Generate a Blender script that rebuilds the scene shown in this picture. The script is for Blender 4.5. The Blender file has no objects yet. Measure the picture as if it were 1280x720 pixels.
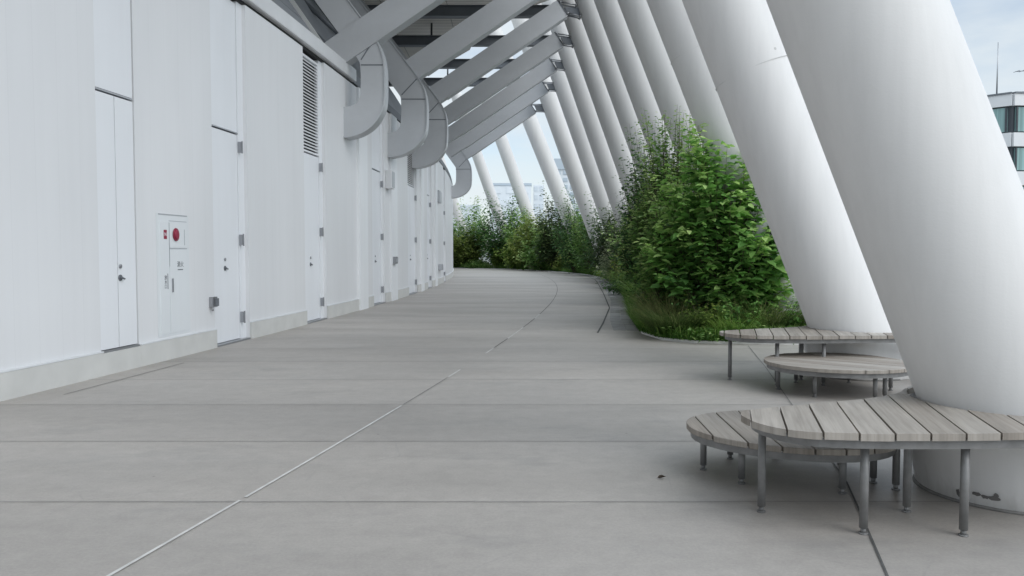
import bpy, bmesh, math, random
import numpy as np
from mathutils import Vector, Matrix
R_ = math.radians
scene = bpy.context.scene
col = scene.collection
rng = np.random.default_rng(7)
random.seed(7)

# ------------------------------------------------------------------ helpers
def tag(o, label=None, cat=None, group=None, kind=None):
    if label: o['label'] = label
    if cat: o['category'] = cat
    if group: o['group'] = group
    if kind: o['kind'] = kind
    return o
def empty(name, loc=(0, 0, 0), rz=0):
    o = bpy.data.objects.new(name, None); col.objects.link(o)
    o.location = loc; o.rotation_euler = (0, 0, rz); o.empty_display_size = .2
    return o
def kids(o): return [c for c in bpy.data.objects if c.parent == o]
def copy_tree(o, parent=None):
    c = o.copy(); col.objects.link(c); c.parent = parent
    for ch in kids(o): copy_tree(ch, c)
    return c

class MB:
    """collects shapes, then links them as ONE mesh object"""
    def __init__(s): s.v = []; s.f = []; s.sm = []
    def add(s, v, f, smooth=False):
        n = len(s.v); s.v += [tuple(p) for p in v]
        s.f += [tuple(i + n for i in q) for q in f]; s.sm += [smooth] * len(f)
        return s
    def box(s, x0, x1, y0, y1, z0, z1):
        v = [(x0,y0,z0),(x1,y0,z0),(x1,y1,z0),(x0,y1,z0),(x0,y0,z1),(x1,y0,z1),(x1,y1,z1),(x0,y1,z1)]
        return s.add(v, [(0,3,2,1),(4,5,6,7),(0,1,5,4),(1,2,6,5),(2,3,7,6),(3,0,4,7)])
    def rail(s, secs, closed=True, smooth=False):
        """secs: list of equal-length cross sections; joins consecutive ones"""
        m = len(secs[0]); v = [p for q in secs for p in q]; f = []
        for i in range(len(secs) - 1):
            for j in range(m if closed else m - 1):
                k = (j + 1) % m
                f.append((i*m+j, i*m+k, (i+1)*m+k, (i+1)*m+j))
        if closed:
            f.append(tuple(range(m))[::-1]); f.append(tuple((len(secs)-1)*m + j for j in range(m)))
        return s.add(v, f, smooth)
    def tube(s, a, b, r0, r1=None, n=10, smooth=True, cap=True):
        r1 = r0 if r1 is None else r1
        a = Vector(a); b = Vector(b); d = (b - a).normalized()
        u = d.orthogonal().normalized(); w = d.cross(u)
        ra = [a + (u*math.cos(t) + w*math.sin(t))*r0 for t in [2*math.pi*i/n for i in range(n)]]
        rb = [b + (u*math.cos(t) + w*math.sin(t))*r1 for t in [2*math.pi*i/n for i in range(n)]]
        k = len(s.v); s.v += [tuple(p) for p in ra + rb]
        for i in range(n):
            j = (i+1) % n; s.f.append((k+i, k+j, k+n+j, k+n+i)); s.sm.append(smooth)
        if cap:
            s.f.append(tuple(k+i for i in range(n))[::-1]); s.f.append(tuple(k+n+i for i in range(n))); s.sm += [False, False]
        return s
    def prism_y(s, poly, y0, y1):
        """poly of (x,z) extruded along y"""
        n = len(poly)
        v = [(x, y0, z) for x, z in poly] + [(x, y1, z) for x, z in poly]
        f = [tuple(range(n)), tuple(range(n, 2*n))[::-1]] + [(i, i+n, (i+1) % n + n, (i+1) % n) for i in range(n)]
        return s.add(v, f)
    def prism_z(s, poly, z0, z1):
        n = len(poly)
        v = [(x, y, z0) for x, y in poly] + [(x, y, z1) for x, y in poly]
        f = [tuple(range(n))[::-1], tuple(range(n, 2*n))] + [(i, (i+1) % n, (i+1) % n + n, i+n) for i in range(n)]
        return s.add(v, f)
    def build(s, name, mat, parent=None, bevel=0, loc=None, fixn=True):
        me = bpy.data.meshes.new(name)
        me.from_pydata(s.v, [], s.f); me.update()
        me.polygons.foreach_set('use_smooth', s.sm)
        if fixn:
            bm = bmesh.new(); bm.from_mesh(me); bmesh.ops.recalc_face_normals(bm, faces=bm.faces); bm.to_mesh(me); bm.free()
        me.materials.append(mat)
        o = bpy.data.objects.new(name, me); col.objects.link(o)
        o.parent = parent
        if loc: o.location = loc
        if bevel:
            b = o.modifiers.new('bevel', 'BEVEL'); b.width = bevel; b.segments = 2; b.limit_method = 'ANGLE'; b.angle_limit = R_(40)
        return o

# ------------------------------------------------------------------ materials
class NT:
    def __init__(s, name):
        s.m = bpy.data.materials.new(name); s.m.use_nodes = True
        s.t = s.m.node_tree; s.n = s.t.nodes; s.l = s.t.links
        s.b = s.n['Principled BSDF']; s.out = s.n['Material Output']
    def node(s, typ, **kw):
        n = s.n.new(typ)
        for k, v in kw.items():
            if hasattr(n, k): setattr(n, k, v)
        return n
    def pos(s):
        return s.node('ShaderNodeNewGeometry').outputs['Position']
    def objc(s):
        return s.node('ShaderNodeTexCoord').outputs['Object']
    def mapping(s, vec, scale=(1,1,1), loc=(0,0,0)):
        m = s.node('ShaderNodeMapping'); s.l.new(vec, m.inputs[0])
        m.inputs['Scale'].default_value = scale; m.inputs['Location'].default_value = loc
        return m.outputs[0]
    def noise(s, vec, scale, detail=4, rough=.55):
        n = s.node('ShaderNodeTexNoise'); s.l.new(vec, n.inputs['Vector'])
        n.inputs['Scale'].default_value = scale; n.inputs['Detail'].default_value = detail; n.inputs['Roughness'].default_value = rough
        return n.outputs['Fac']
    def ramp(s, fac, stops):
        r = s.node('ShaderNodeValToRGB'); s.l.new(fac, r.inputs[0])
        e = r.color_ramp.elements
        while len(e) < len(stops): e.new(.5)
        for i, (p, c) in enumerate(stops):
            e[i].position = p; e[i].color = (c, c, c, 1) if isinstance(c, (int, float)) else (*c, 1)
        return r.outputs[0]
    def mix(s, a, b, fac, mode='MIX'):
        m = s.node('ShaderNodeMix'); m.data_type = 'RGBA'; m.blend_type = mode
        for k, v in ((0, fac), (6, a), (7, b)):
            if isinstance(v, (int, float)): m.inputs[k].default_value = v if k == 0 else (v, v, v, 1)
            elif isinstance(v, tuple): m.inputs[k].default_value = (*v, 1)
            else: s.l.new(v, m.inputs[k])
        return m.outputs[2]
    def math(s, op, a, b=0.0, c=None):
        m = s.node('ShaderNodeMath'); m.operation = op
        for i, v in enumerate((a, b, c)):
            if v is None: continue
            if isinstance(v, (int, float)): m.inputs[i].default_value = v
            else: s.l.new(v, m.inputs[i])
        return m.outputs[0]
    def sep(s, vec):
        x = s.node('ShaderNodeSeparateXYZ'); s.l.new(vec, x.inputs[0]); return x.outputs
    def bump(s, h, strength=.2, dist=.01):
        b = s.node('ShaderNodeBump'); s.l.new(h, b.inputs['Height'])
        b.inputs['Strength'].default_value = strength; b.inputs['Distance'].default_value = dist
        s.l.new(b.outputs[0], s.b.inputs['Normal'])
    def color(s, c):
        if isinstance(c, tuple): s.b.inputs['Base Color'].default_value = (*c, 1)
        else: s.l.new(c, s.b.inputs['Base Color'])
    def rough(s, r):
        if isinstance(r, (int, float)): s.b.inputs['Roughness'].default_value = r
        else: s.l.new(r, s.b.inputs['Roughness'])

def plain(name, c, rough=.5, metal=0, var=.12, scale=6, bump=0):
    t = NT(name); p = t.pos()
    n = t.noise(p, scale, 5)
    f = t.ramp(n, [(.3, 1 - var), (.7, 1.0)])
    t.color(t.mix(c, f, 1.0, 'MULTIPLY')); t.rough(rough); t.b.inputs['Metallic'].default_value = metal
    if bump: t.bump(t.noise(p, 150, 2), bump, .004)
    return t.m

def wall_paint(name, c, seams=True):
    t = NT(name); p = t.pos(); x, y, z = t.sep(p)
    soft = t.ramp(t.noise(t.mapping(p, (1, 1, .25)), .9, 4), [(.3, .93), (.7, 1.0)])
    streak = t.ramp(t.noise(t.mapping(p, (6, 9, .15)), 1.0, 4), [(.25, .98), (.6, 1.0)])
    low = t.node('ShaderNodeMapRange'); t.l.new(z, low.inputs[0])
    low.inputs[1].default_value = .15; low.inputs[2].default_value = .8; low.inputs[3].default_value = .95; low.inputs[4].default_value = 1.0
    cc = t.mix(t.mix(c, soft, 1.0, 'MULTIPLY'), streak, 1.0, 'MULTIPLY')
    cc = t.mix(cc, low.outputs[0], 1.0, 'MULTIPLY')
    if seams:
        fr = t.math('FRACT', t.math('DIVIDE', y, .305))
        tri = t.math('ABSOLUTE', t.math('SUBTRACT', fr, .5))
        ln = t.ramp(tri, [(0.0, .965), (.010, .97), (.018, 1.0)])
        cc = t.mix(cc, ln, 1.0, 'MULTIPLY')
        # faint hand-sized tonal change from strip to strip
        wn = t.node('ShaderNodeTexWhiteNoise'); wn.noise_dimensions = '1D'
        t.l.new(t.math('FLOOR', t.math('ADD', t.math('DIVIDE', y, .305), .5)), wn.inputs['W'])
        cc = t.mix(cc, t.ramp(wn.outputs[0], [(0, .988), (1, 1.0)]), 1.0, 'MULTIPLY')
    t.color(cc); t.rough(.45)
    t.bump(t.noise(t.mapping(p, (1, 1, .6)), 2.2, 3), .06, .02)
    return t.m

M = {}
M['wall'] = wall_paint('painted_wall_panel', (.775, .785, .80))
M['door'] = wall_paint('painted_door', (.82, .84, .87), False)
M['pilaster'] = wall_paint('painted_pilaster', (.84, .86, .88), False)
M['plinth'] = plain('plinth_concrete', (.60, .60, .58), .7, 0, .12, 3, .15)
M['ledge'] = plain('plinth_ledge', (.72, .74, .76), .5)
M['cornice'] = plain('cornice_metal', (.78, .79, .80), .4, .2, .08, 2)
M['dark'] = plain('dark_gap', (.035, .037, .04), .8)
M['steel_dark'] = plain('dark_steel', (.045, .05, .056), .5, .2, .3, 3)  # own dark colour of the tie hangers and the floodlight
M['steel'] = plain('tie_steel_grey', (.17, .185, .205), .5, .15, .2, 2)
M['hinge'] = plain('hinge_steel', (.37, .38, .40), .35, .7)
M['cladding'] = plain('cladding_grey', (.32, .34, .37), .5, .2, .12, 1.2)
M['red'] = plain('lamp_red', (.30, .022, .06), .4)
M['ink'] = plain('printed_ink', (.16, .17, .19), .6)
M['grey_box'] = plain('grey_fitting', (.48, .50, .53), .4, .2)

def frame_mat():
    t = NT('girder_grey_paint'); p = t.pos()
    a = t.ramp(t.noise(t.mapping(p, (.5, 1, 1.2)), .7, 5), [(.3, .90), (.72, 1.05)])
    b = t.ramp(t.noise(p, 9, 4), [(.3, .97), (.7, 1.0)])
    t.color(t.mix(t.mix((.54, .56, .585), a, 1.0, 'MULTIPLY'), b, 1.0, 'MULTIPLY')); t.rough(.42)
    t.b.inputs['Metallic'].default_value = .15
    t.bump(t.noise(p, 1.7, 2), .05, .03)
    return t.m
M['frame'] = frame_mat()

def soffit_mat():
    t = NT('slatted_soffit'); p = t.pos(); x, y, z = t.sep(p)
    fr = t.math('FRACT', t.math('DIVIDE', y, .22))
    ln = t.ramp(fr, [(0.0, .35), (.16, .4), (.24, 1.0), (.9, 1.0), (1.0, .6)])
    seam = t.ramp(t.math('FRACT', t.math('DIVIDE', x, 2.4)), [(0, .4), (.008, .5), (.014, 1.0)])
    c = t.mix(t.mix((.84, .80, .74), ln, 1.0, 'MULTIPLY'), seam, 1.0, 'MULTIPLY')
    t.color(c); t.rough(.6); return t.m
M['soffit'] = soffit_mat()

def column_mat():
    t = NT('column_white_coating'); p = t.pos(); x, y, z = t.sep(p)
    a = t.ramp(t.noise(t.mapping(p, (1, 1, .35)), .8, 5), [(.3, .94), (.7, 1.0)])
    st = t.ramp(t.noise(t.mapping(p, (7, 7, .3)), 1.0, 5, .65), [(.25, .925), (.58, 1.0)])
    c = t.mix(t.mix((.69, .685, .675), a, 1.0, 'MULTIPLY'), st, 1.0, 'MULTIPLY')
    g = t.node('ShaderNodeMapRange'); t.l.new(z, g.inputs[0])
    g.inputs[1].default_value = 0; g.inputs[2].default_value = .30; g.inputs[3].default_value = 0; g.inputs[4].default_value = 1
    grime = t.math('SUBTRACT', t.noise(t.mapping(p, (3, 3, 1)), 3, 6), t.math('MULTIPLY', g.outputs[0], .5))
    c = t.mix(c, (.33, .32, .30), t.ramp(grime, [(.34, 0.0), (.62, .55)]))
    # flaked spots low on the shaft and a few pin marks higher up
    vor = t.node('ShaderNodeTexVoronoi'); t.l.new(p, vor.inputs['Vector']); vor.inputs['Scale'].default_value = 2.1
    spot = t.ramp(vor.outputs['Distance'], [(.0, 1.0), (.028, 1.0), (.036, 0.0)])
    c = t.mix(c, (.30, .29, .28), t.math('MULTIPLY', spot, .55))
    t.color(c); t.rough(.62)
    mp = t.mapping(p, (1, 1, 1))
    bk = t.noise(mp, 95, 2)
    bk2 = t.noise(t.mapping(p, (1, 1, 3)), 26, 2)
    t.bump(t.math('ADD', bk, bk2), .09, .005)
    return t.m
M['column'] = column_mat()
M['column_joint'] = plain('column_joint_line', (.64, .64, .63), .7)
M['chip'] = plain('chipped_coating', (.15, .145, .138), .9)

def deck_mat():
    t = NT('deck_concrete'); p = t.pos(); x, y, z = t.sep(p)
    big = t.ramp(t.noise(t.mapping(p, (.35, .9, 1)), .55, 6, .6), [(.28, .80), (.72, 1.09)])
    drag = t.ramp(t.noise(t.mapping(p, (1.2, 5, 1)), 1.1, 7, .72), [(.25, .95), (.75, 1.04)])
    fine = t.mix(t.ramp(t.noise(p, 70, 5, .8), [(.25, .84), (.75, 1.12)]), t.ramp(t.noise(p, 9, 6, .75), [(.3, .90), (.7, 1.07)]), 1.0, 'MULTIPLY')
    wn = t.node('ShaderNodeTexWhiteNoise'); wn.noise_dimensions = '1D'
    t.l.new(t.math('FLOOR', t.math('DIVIDE', t.math('SUBTRACT', y, 3.95), 1.275)), wn.inputs['W'])
    slab = t.ramp(wn.outputs[0], [(0, .915), (1, 1.03)])
    c = t.mix((.395, .370, .343), big, 1.0, 'MULTIPLY')
    for k in (drag, fine, slab): c = t.mix(c, k, 1.0, 'MULTIPLY')
    stain = t.ramp(t.noise(t.mapping(p, (.7, 1.6, 1), (4, 2, 0)), 1.3, 7, .7), [(.54, 0.0), (.74, .45)])
    c = t.mix(c, (.20, .198, .192), stain)
    pale = t.ramp(t.noise(t.mapping(p, (.8, 5, 1), (9, 1, 0)), 1.0, 4, .6), [(.66, 0.0), (.76, .28)])
    c = t.mix(c, (.50, .49, .475), pale)
    vo = t.node('ShaderNodeTexVoronoi'); t.l.new(p, vo.inputs['Vector']); vo.inputs['Scale'].default_value = 1.7; vo.inputs['Randomness'].default_value = 1
    c = t.mix(c, (.12, .115, .11), t.ramp(vo.outputs['Distance'], [(0, .8), (.012, .6), (.02, 0)]))
    vo2 = t.node('ShaderNodeTexVoronoi'); t.l.new(t.mapping(p, (1, 1, 1), (3.3, 1.7, 0)), vo2.inputs['Vector']); vo2.inputs['Scale'].default_value = .8; vo2.feature = 'DISTANCE_TO_EDGE'
    wob = t.ramp(t.noise(p, 2.0, 3), [(.45, 0.0), (.62, .22)])
    c = t.mix(c, (.2, .195, .19), t.math('MULTIPLY', t.ramp(vo2.outputs['Distance'], [(0, 1.0), (.0025, .7), (.005, 0.0)]), wob))
    t.color(c)
    t.rough(t.ramp(t.noise(t.mapping(p, (.5, 1.2, 1)), .8, 4), [(.3, .42), (.7, .62)]))
    t.bump(t.math('ADD', t.noise(p, 120, 3, .7), t.noise(t.mapping(p, (1, 6, 1)), 4, 4)), .12, .004)
    return t.m
M['deck'] = deck_mat()
M['joint_dark'] = plain('joint_sealant_dark', (.10, .10, .098), .8, 0, .4, 8)
M['joint_faint'] = plain('joint_saw_cut', (.25, .245, .235), .8, 0, .4, 8)
M['joint_white'] = plain('joint_pale_line', (.62, .62, .60), .7, 0, .3, 9)
M['paver'] = plain('kerb_paver', (.34, .335, .33), .6, 0, .35, 4, .2)
M['soil'] = plain('planting_soil', (.045, .04, .03), .95, 0, .5, 9)
M['ground'] = plain('far_ground', (.22, .23, .22), .9, 0, .4, .1)

def wood_mat():
    t = NT('weathered_timber'); p = t.objc()
    at = t.node('ShaderNodeAttribute'); at.attribute_name = 'tone'
    uv = t.node('ShaderNodeAttribute'); uv.attribute_name = 'grain'
    g = t.noise(t.mapping(uv.outputs['Vector'], (2.0, 45, 1)), 1.0, 6, .65)
    g2 = t.noise(t.mapping(uv.outputs['Vector'], (1.0, 9, 1)), 1.0, 3, .6)
    c = t.ramp(g, [(.2, (.23, .215, .195)), (.5, (.345, .325, .30)), (.8, (.43, .41, .385))])
    c = t.mix(c, t.ramp(g2, [(.3, .78), (.7, 1.08)]), 1.0, 'MULTIPLY')
    c = t.mix(c, t.ramp(at.outputs['Fac'], [(0, (.80, .745, .69)), (.5, (.97, .94, .90)), (1, (1.13, 1.10, 1.06))]), 1.0, 'MULTIPLY')
    t.color(c); t.rough(.68); t.bump(g, .25, .003)
    return t.m
M['wood'] = wood_mat()
M['leg'] = plain('galvanised_leg', (.24, .24, .238), .5, .25, .3, 14)

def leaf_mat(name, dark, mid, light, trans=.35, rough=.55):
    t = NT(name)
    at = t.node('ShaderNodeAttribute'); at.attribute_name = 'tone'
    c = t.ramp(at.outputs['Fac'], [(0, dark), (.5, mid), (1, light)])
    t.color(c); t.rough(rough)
    t.b.inputs['Specular IOR Level'].default_value = .2
    tr = t.node('ShaderNodeBsdfTranslucent')
    hs = t.node('ShaderNodeHueSaturation'); hs.inputs['Value'].default_value = 1.5; hs.inputs['Saturation'].default_value = 1.1
    t.l.new(c, hs.inputs['Color']); t.l.new(hs.outputs[0], tr.inputs[0])
    mx = t.node('ShaderNodeMixShader'); mx.inputs[0].default_value = trans
    t.l.new(t.b.outputs[0], mx.inputs[1]); t.l.new(tr.outputs[0], mx.inputs[2])
    t.l.new(mx.outputs[0], t.out.inputs['Surface'])
    return t.m
L = {
 'bright': leaf_mat('leaf_bright_green', (.035, .10, .028), (.16, .33, .085), (.48, .63, .24)),
 'mid': leaf_mat('leaf_mid_green', (.035, .09, .028), (.135, .25, .07), (.38, .49, .19)),
 'dark': leaf_mat('leaf_dark_green', (.018, .055, .018), (.055, .13, .042), (.16, .27, .09), .25),
 'purple': leaf_mat('leaf_bronze_green', (.022, .045, .02), (.06, .10, .04), (.14, .19, .07), .2),
 'pale': leaf_mat('leaf_pale_variegated', (.09, .13, .07), (.22, .27, .15), (.48, .50, .34)),
 'olive': leaf_mat('leaf_olive', (.045, .08, .02), (.14, .19, .05), (.30, .34, .11)),
 'yellow': leaf_mat('leaf_yellow_green', (.05, .10, .02), (.14, .22, .05), (.33, .40, .12)),
 'grass': leaf_mat('grass_green', (.035, .10, .02), (.12, .24, .05), (.30, .40, .13), .3),
 'straw': leaf_mat('grass_bronze_straw', (.035, .075, .022), (.10, .15, .05), (.34, .35, .17), .3),
}
M['stem'] = plain('shrub_stem', (.07, .055, .035), .85)

# ------------------------------------------------------------------ camera
cam = bpy.data.cameras.new('camera'); co = bpy.data.objects.new('camera', cam); col.objects.link(co)
co.location = (0, 0, 1.25); co.rotation_euler = (math.pi/2 - math.atan(45/1000), 0, 0)
cam.sensor_width = 36; cam.lens = 36*1000/1280; cam.clip_end = 5000; cam.clip_start = .05
scene.camera = co
scene.view_settings.view_transform = 'Standard'; scene.view_settings.look = 'None'; scene.view_settings.exposure = 0; scene.view_settings.gamma = 1
scene.render.resolution_x = 1024; scene.render.resolution_y = 576

# ------------------------------------------------------------------ sky and sun
SUN_EL, SUN_AZ = R_(38), R_(132)      # azimuth measured from +Y towards +X
w = bpy.data.worlds.new("World"); scene.world = w; w.use_nodes = True
nt = w.node_tree; bg = nt.nodes['Background']
sky = nt.nodes.new('ShaderNodeTexSky'); sky.sky_type = 'NISHITA'; sky.sun_disc = False
sky.sun_elevation = SUN_EL; sky.sun_rotation = SUN_AZ; sky.air_density = 1.0; sky.dust_density = .3; sky.ozone_density = 1.6
tc = nt.nodes.new('ShaderNodeTexCoord'); mp = nt.nodes.new('ShaderNodeMapping'); mp.inputs['Scale'].default_value = (1, 1, 3.0)
mp.inputs['Location'].default_value = (.35, .1, .25)
nz = nt.nodes.new('ShaderNodeTexNoise'); nz.inputs['Scale'].default_value = 2.2; nz.inputs['Detail'].default_value = 7; nz.inputs['Roughness'].default_value = .55
rp = nt.nodes.new('ShaderNodeValToRGB'); rp.color_ramp.elements[0].position = .42; rp.color_ramp.elements[0].color = (.50, .50, .50, 1)
rp.color_ramp.elements[1].position = .60; rp.color_ramp.elements[1].color = (1, 1, 1, 1)
mx = nt.nodes.new('ShaderNodeMix'); mx.data_type = 'RGBA'
mx.inputs[7].default_value = (5.3, 5.75, 6.0, 1)
nt.links.new(tc.outputs['Generated'], mp.inputs[0]); nt.links.new(mp.outputs[0], nz.inputs['Vector']); nt.links.new(nz.outputs['Fac'], rp.inputs[0])
nt.links.new(rp.outputs[0], mx.inputs[0]); nt.links.new(sky.outputs[0], mx.inputs[6])
# an overcast sky is about two and a half times brighter overhead than near the horizon
sx = nt.nodes.new('ShaderNodeSeparateXYZ'); nt.links.new(tc.outputs['Generated'], sx.inputs[0])
mr = nt.nodes.new('ShaderNodeMapRange'); nt.links.new(sx.outputs[2], mr.inputs[0]); mr.inputs[1].default_value = .25; mr.inputs[2].default_value = .95; mr.inputs[3].default_value = 1.0; mr.inputs[4].default_value = 2.6
ml = nt.nodes.new('ShaderNodeVectorMath'); ml.operation = 'SCALE'; nt.links.new(mx.outputs[2], ml.inputs[0]); nt.links.new(mr.outputs[0], ml.inputs['Scale'])
nt.links.new(ml.outputs[0], bg.inputs[0])
bg.inputs[1].default_value = .15
sun = bpy.data.lights.new('sun', 'SUN'); so = bpy.data.objects.new('sun', sun); col.objects.link(so)
sun.energy = 1.5; sun.angle = R_(45); sun.color = (1, .965, .92)
sd = Vector((math.sin(SUN_AZ)*math.cos(SUN_EL), math.cos(SUN_AZ)*math.cos(SUN_EL), math.sin(SUN_EL)))
so.rotation_euler = sd.to_track_quat('Z', 'Y').to_euler(); so.location = (20, 0, 30)

# ------------------------------------------------------------------ plan curves
def wall_xy(d, off=0.0):
    """point on the curved wall line at depth d, pushed off metres towards the path"""
    s = (d - 31)/200; ph = math.asin(s)
    return (-202.82 + (200+off)*math.cos(ph), 31 + (200+off)*math.sin(ph))
def steps(d0, d1, st=.6):
    n = max(1, int(math.ceil((d1-d0)/st))); return [d0 + (d1-d0)*i/n for i in range(n+1)]
def arcbox(mb, d0, d1, z0, z1, o0, o1, st=.6):
    secs = []
    for d in steps(d0, d1, st):
        a = wall_xy(d, o0); b = wall_xy(d, o1)
        secs.append([(a[0], a[1], z0), (b[0], b[1], z0), (b[0], b[1], z1), (a[0], a[1], z1)])
    return mb.rail(secs)

# ------------------------------------------------------------------ ground
MB().add([(-3000,-200,-.35),(3000,-200,-.35),(3000,4000,-.35),(-3000,4000,-.35)], [(0,1,2,3)]).build('ground', M['ground'])
tag(bpy.data.objects['ground'], kind='structure')
MB().add([(-60,-45,0),(14,-45,0),(14,95,0),(-60,95,0)], [(0,1,2,3)]).build('deck', M['deck'])
tag(bpy.data.objects['deck'], kind='structure')

def ribbon(mb, pts, wd, z):
    n = len(pts); L_, R__ = [], []
    for i in range(n):
        a = Vector(pts[max(i-1, 0)]); b = Vector(pts[min(i+1, n-1)]); t = (b-a).normalized(); nn = Vector((-t.y, t.x))
        p = Vector(pts[i]); L_.append((*(p + nn*wd/2), z)); R__.append((*(p - nn*wd/2), z))
    mb.add(L_ + R__, [(i, i+1, n+i+1, n+i) for i in range(n-1)])
def arc_x(d, x0, dp, R): return x0 - (d-dp)**2/(2*R)
jf = MB(); jd = MB(); jw = MB()
k = 0
for y in [1.4, 2.675] + [3.95 + 1.275*i for i in range(0, 40)]:
    wx = wall_xy(max(y, 1), .03)[0]
    ribbon(jf, [(wx, y), (9, y)] if y < 10.6 else [(wx, y), (2.0 + .08*(y-11) if y > 11 else 2.1, y)], .0045 + .0004*y, .004); k += 1
main = lambda d: arc_x(d, 1.78, 36, 163)
for a, b in ((1.5, 3.97), (4.02, 6.45), (7.95, 8.45), (9.8, 10.3), (11.5, 13.2), (15.0, 16.0)):
    ribbon(jw, [(main(d), d) for d in steps(a, b, .4)], .017 if a < 7 else .02, .0045)
for a, b in ((6.5, 7.9), (10.4, 62)):
    ribbon(jd if a > 8 else jf, [(main(d), d) for d in steps(a, b, .8)], .009 if a < 8 else .013, .0042)
second = lambda d: 1.45 + (1.81-1.45)/(4.26-3.04)*(d-3.04) if d < 4.26 else (1.81 + (d-4.26)*.215 if d < 8.58 else 2.74 + (d-8.58)*.2)
ribbon(jd, [(second(d), d) for d in steps(1.5, 4.3, .4)], .010, .0044)
ribbon(jf, [(second(d), d) for d in steps(4.3, 10.6, .4)], .009, .0044)
edge = [(1.32,12.3),(1.6,14),(2.18,17.84),(2.75,24),(3.35,31),(3.75,36),(3.9,43),(3.6,50)]
ribbon(jd, edge, .03, .0044)
ribbon(jf, [(wall_xy(d, .34)[0], wall_xy(d, .34)[1]) for d in steps(7.0, 9.0, .4)], .012, .0043)
for mb, nm, m in ((jf, 'deck_saw_cuts', 'joint_faint'), (jd, 'deck_joints', 'joint_dark'), (jw, 'deck_pale_line', 'joint_white')):
    tag(mb.build(nm, M[m]), kind='structure')

BED = [(2.52,10.95),(2.16,11.33),(2.02,12.2),(2.25,14.7),(2.62,17.6),(3.02,20.8),(3.45,25.5),(3.91,31.3),(4.25,35),(4.4,38.5),(4.15,43.5),(3.0,50),(0,58),(-4.7,62),(-20,64)]
def bed_line(st=.5):
    out = []
    for a, b in zip(BED[:-1], BED[1:]):
        n = max(1, int(math.dist(a, b)/st))
        out += [(a[0]+(b[0]-a[0])*i/n, a[1]+(b[1]-a[1])*i/n) for i in range(n)]
    return out + [BED[-1]]
bl = bed_line(.5)
# paver strip along the bed
pv = MB()
for i in range(3, len(bl)-1):
    a, b = Vector(bl[i]), Vector(bl[i+1])
    if a.y < 11.6 or a.y > 45: continue
    t = (b-a).normalized(); n = Vector((-t.y, t.x))
    for r in range(2):
        o0 = .035 + r*.21; q = [a + t*.006 + n*o0, b - t*.006 + n*o0, b - t*.006 + n*(o0+.2), a + t*.006 + n*(o0+.2)]
        pv.prism_z([tuple(v) for v in q], -.02, .006 + .002*((i+r) % 2))
tag(pv.build('paver_strip', M['paver']), kind='structure')
# steel edging of the bed + soil
ed = MB(); secs = []
full = [(9.5, 10.8), (6.5, 10.78), (3.9, 10.74)] + bl
for i, p in enumerate(full):
    a = Vector(full[max(i-1, 0)]); b = Vector(full[min(i+1, len(full)-1)]); t = (b-a).normalized(); n = Vector((-t.y, t.x)); p = Vector(p)
    q0 = p - n*.0; q1 = p + n*.03
    secs.append([(q0.x, q0.y, -.02), (q1.x, q1.y, -.02), (q1.x, q1.y, .035), (q0.x, q0.y, .035)])
ed.rail(secs); tag(ed.build('bed_edging', M['plinth']), kind='structure')
so_ = MB(); n = len(full)
inner = [(13.5, max(p[1], 10.9)) if p[1] < 50 else (13.5, 90) for p in full]
so_.add([(x, y, .02) for x, y in full] + [(x, y, .05) for x, y in inner], [(i, i+1, n+i+1, n+i) for i in range(n-1)])
tag(so_.build('planting_soil', M['soil']), kind='structure')

# ------------------------------------------------------------------ the white building on the left
B = empty('arena_building', (-4, 12, 0))
def P(mb, name, mat, parent=B, **kw):
    off = Vector((0, 0, 0)); q = parent
    while q is not None: off += q.location; q = q.parent
    mb.v = [(p[0]-off.x, p[1]-off.y, p[2]-off.z) for p in mb.v]
    return mb.build(name, mat, parent, **kw)
tag(B, 'long curved white metal-panelled building with doors, louvres and a pale concrete plinth', 'building')
TOP = 4.74
doors = [(8.03, 8.69), (10.42, 11.48), (13.78, 14.93), (18.45, 19.75), (22.95, 24.6), (27.0, 28.3), (33, 34.2)]
posts = [(17.12, 17.82), (20.35, 21.1), (25.3, 25.9), (29.2, 29.9)]
wall = MB(); plinth = MB(); ledge = MB(); pil = MB()
cuts = sorted(doors + posts); d = -30.0
for a, b in cuts + [(60, 60)]:
    if a > d:
        arcbox(wall, d, a, .0, TOP, -.35, 0)
        arcbox(plinth, d, a, .0, .235, .003, .03); arcbox(ledge, d, a, .237, .25, .003, .033)
    d = b
arcbox(plinth, 8.03, 8.69, 0, .225, -.3, .028)
for a, b in posts: P(arcbox(MB(), a, b, 0, TOP, -.35, .055), 'pilaster', M['pilaster'])
P(wall, 'wall_panel', M['wall']); P(plinth, 'plinth', M['plinth']); P(ledge, 'plinth_ledge', M['ledge'])
cg = MB(); arcbox(cg, -30, 60, TOP+.003, TOP+.06, -.35, -.04); P(cg, 'shadow_gap', M['dark'])
cn = MB(); arcbox(cn, -30, 16.9, TOP+.06, TOP+.31, -.5, .07); P(cn, 'cornice', M['cornice'], bevel=.012)
cn = MB(); arcbox(cn, 16.91, 60, TOP+.06, TOP+.24, -.5, -.01); P(cn, 'cornice', M['steel'])

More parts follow.
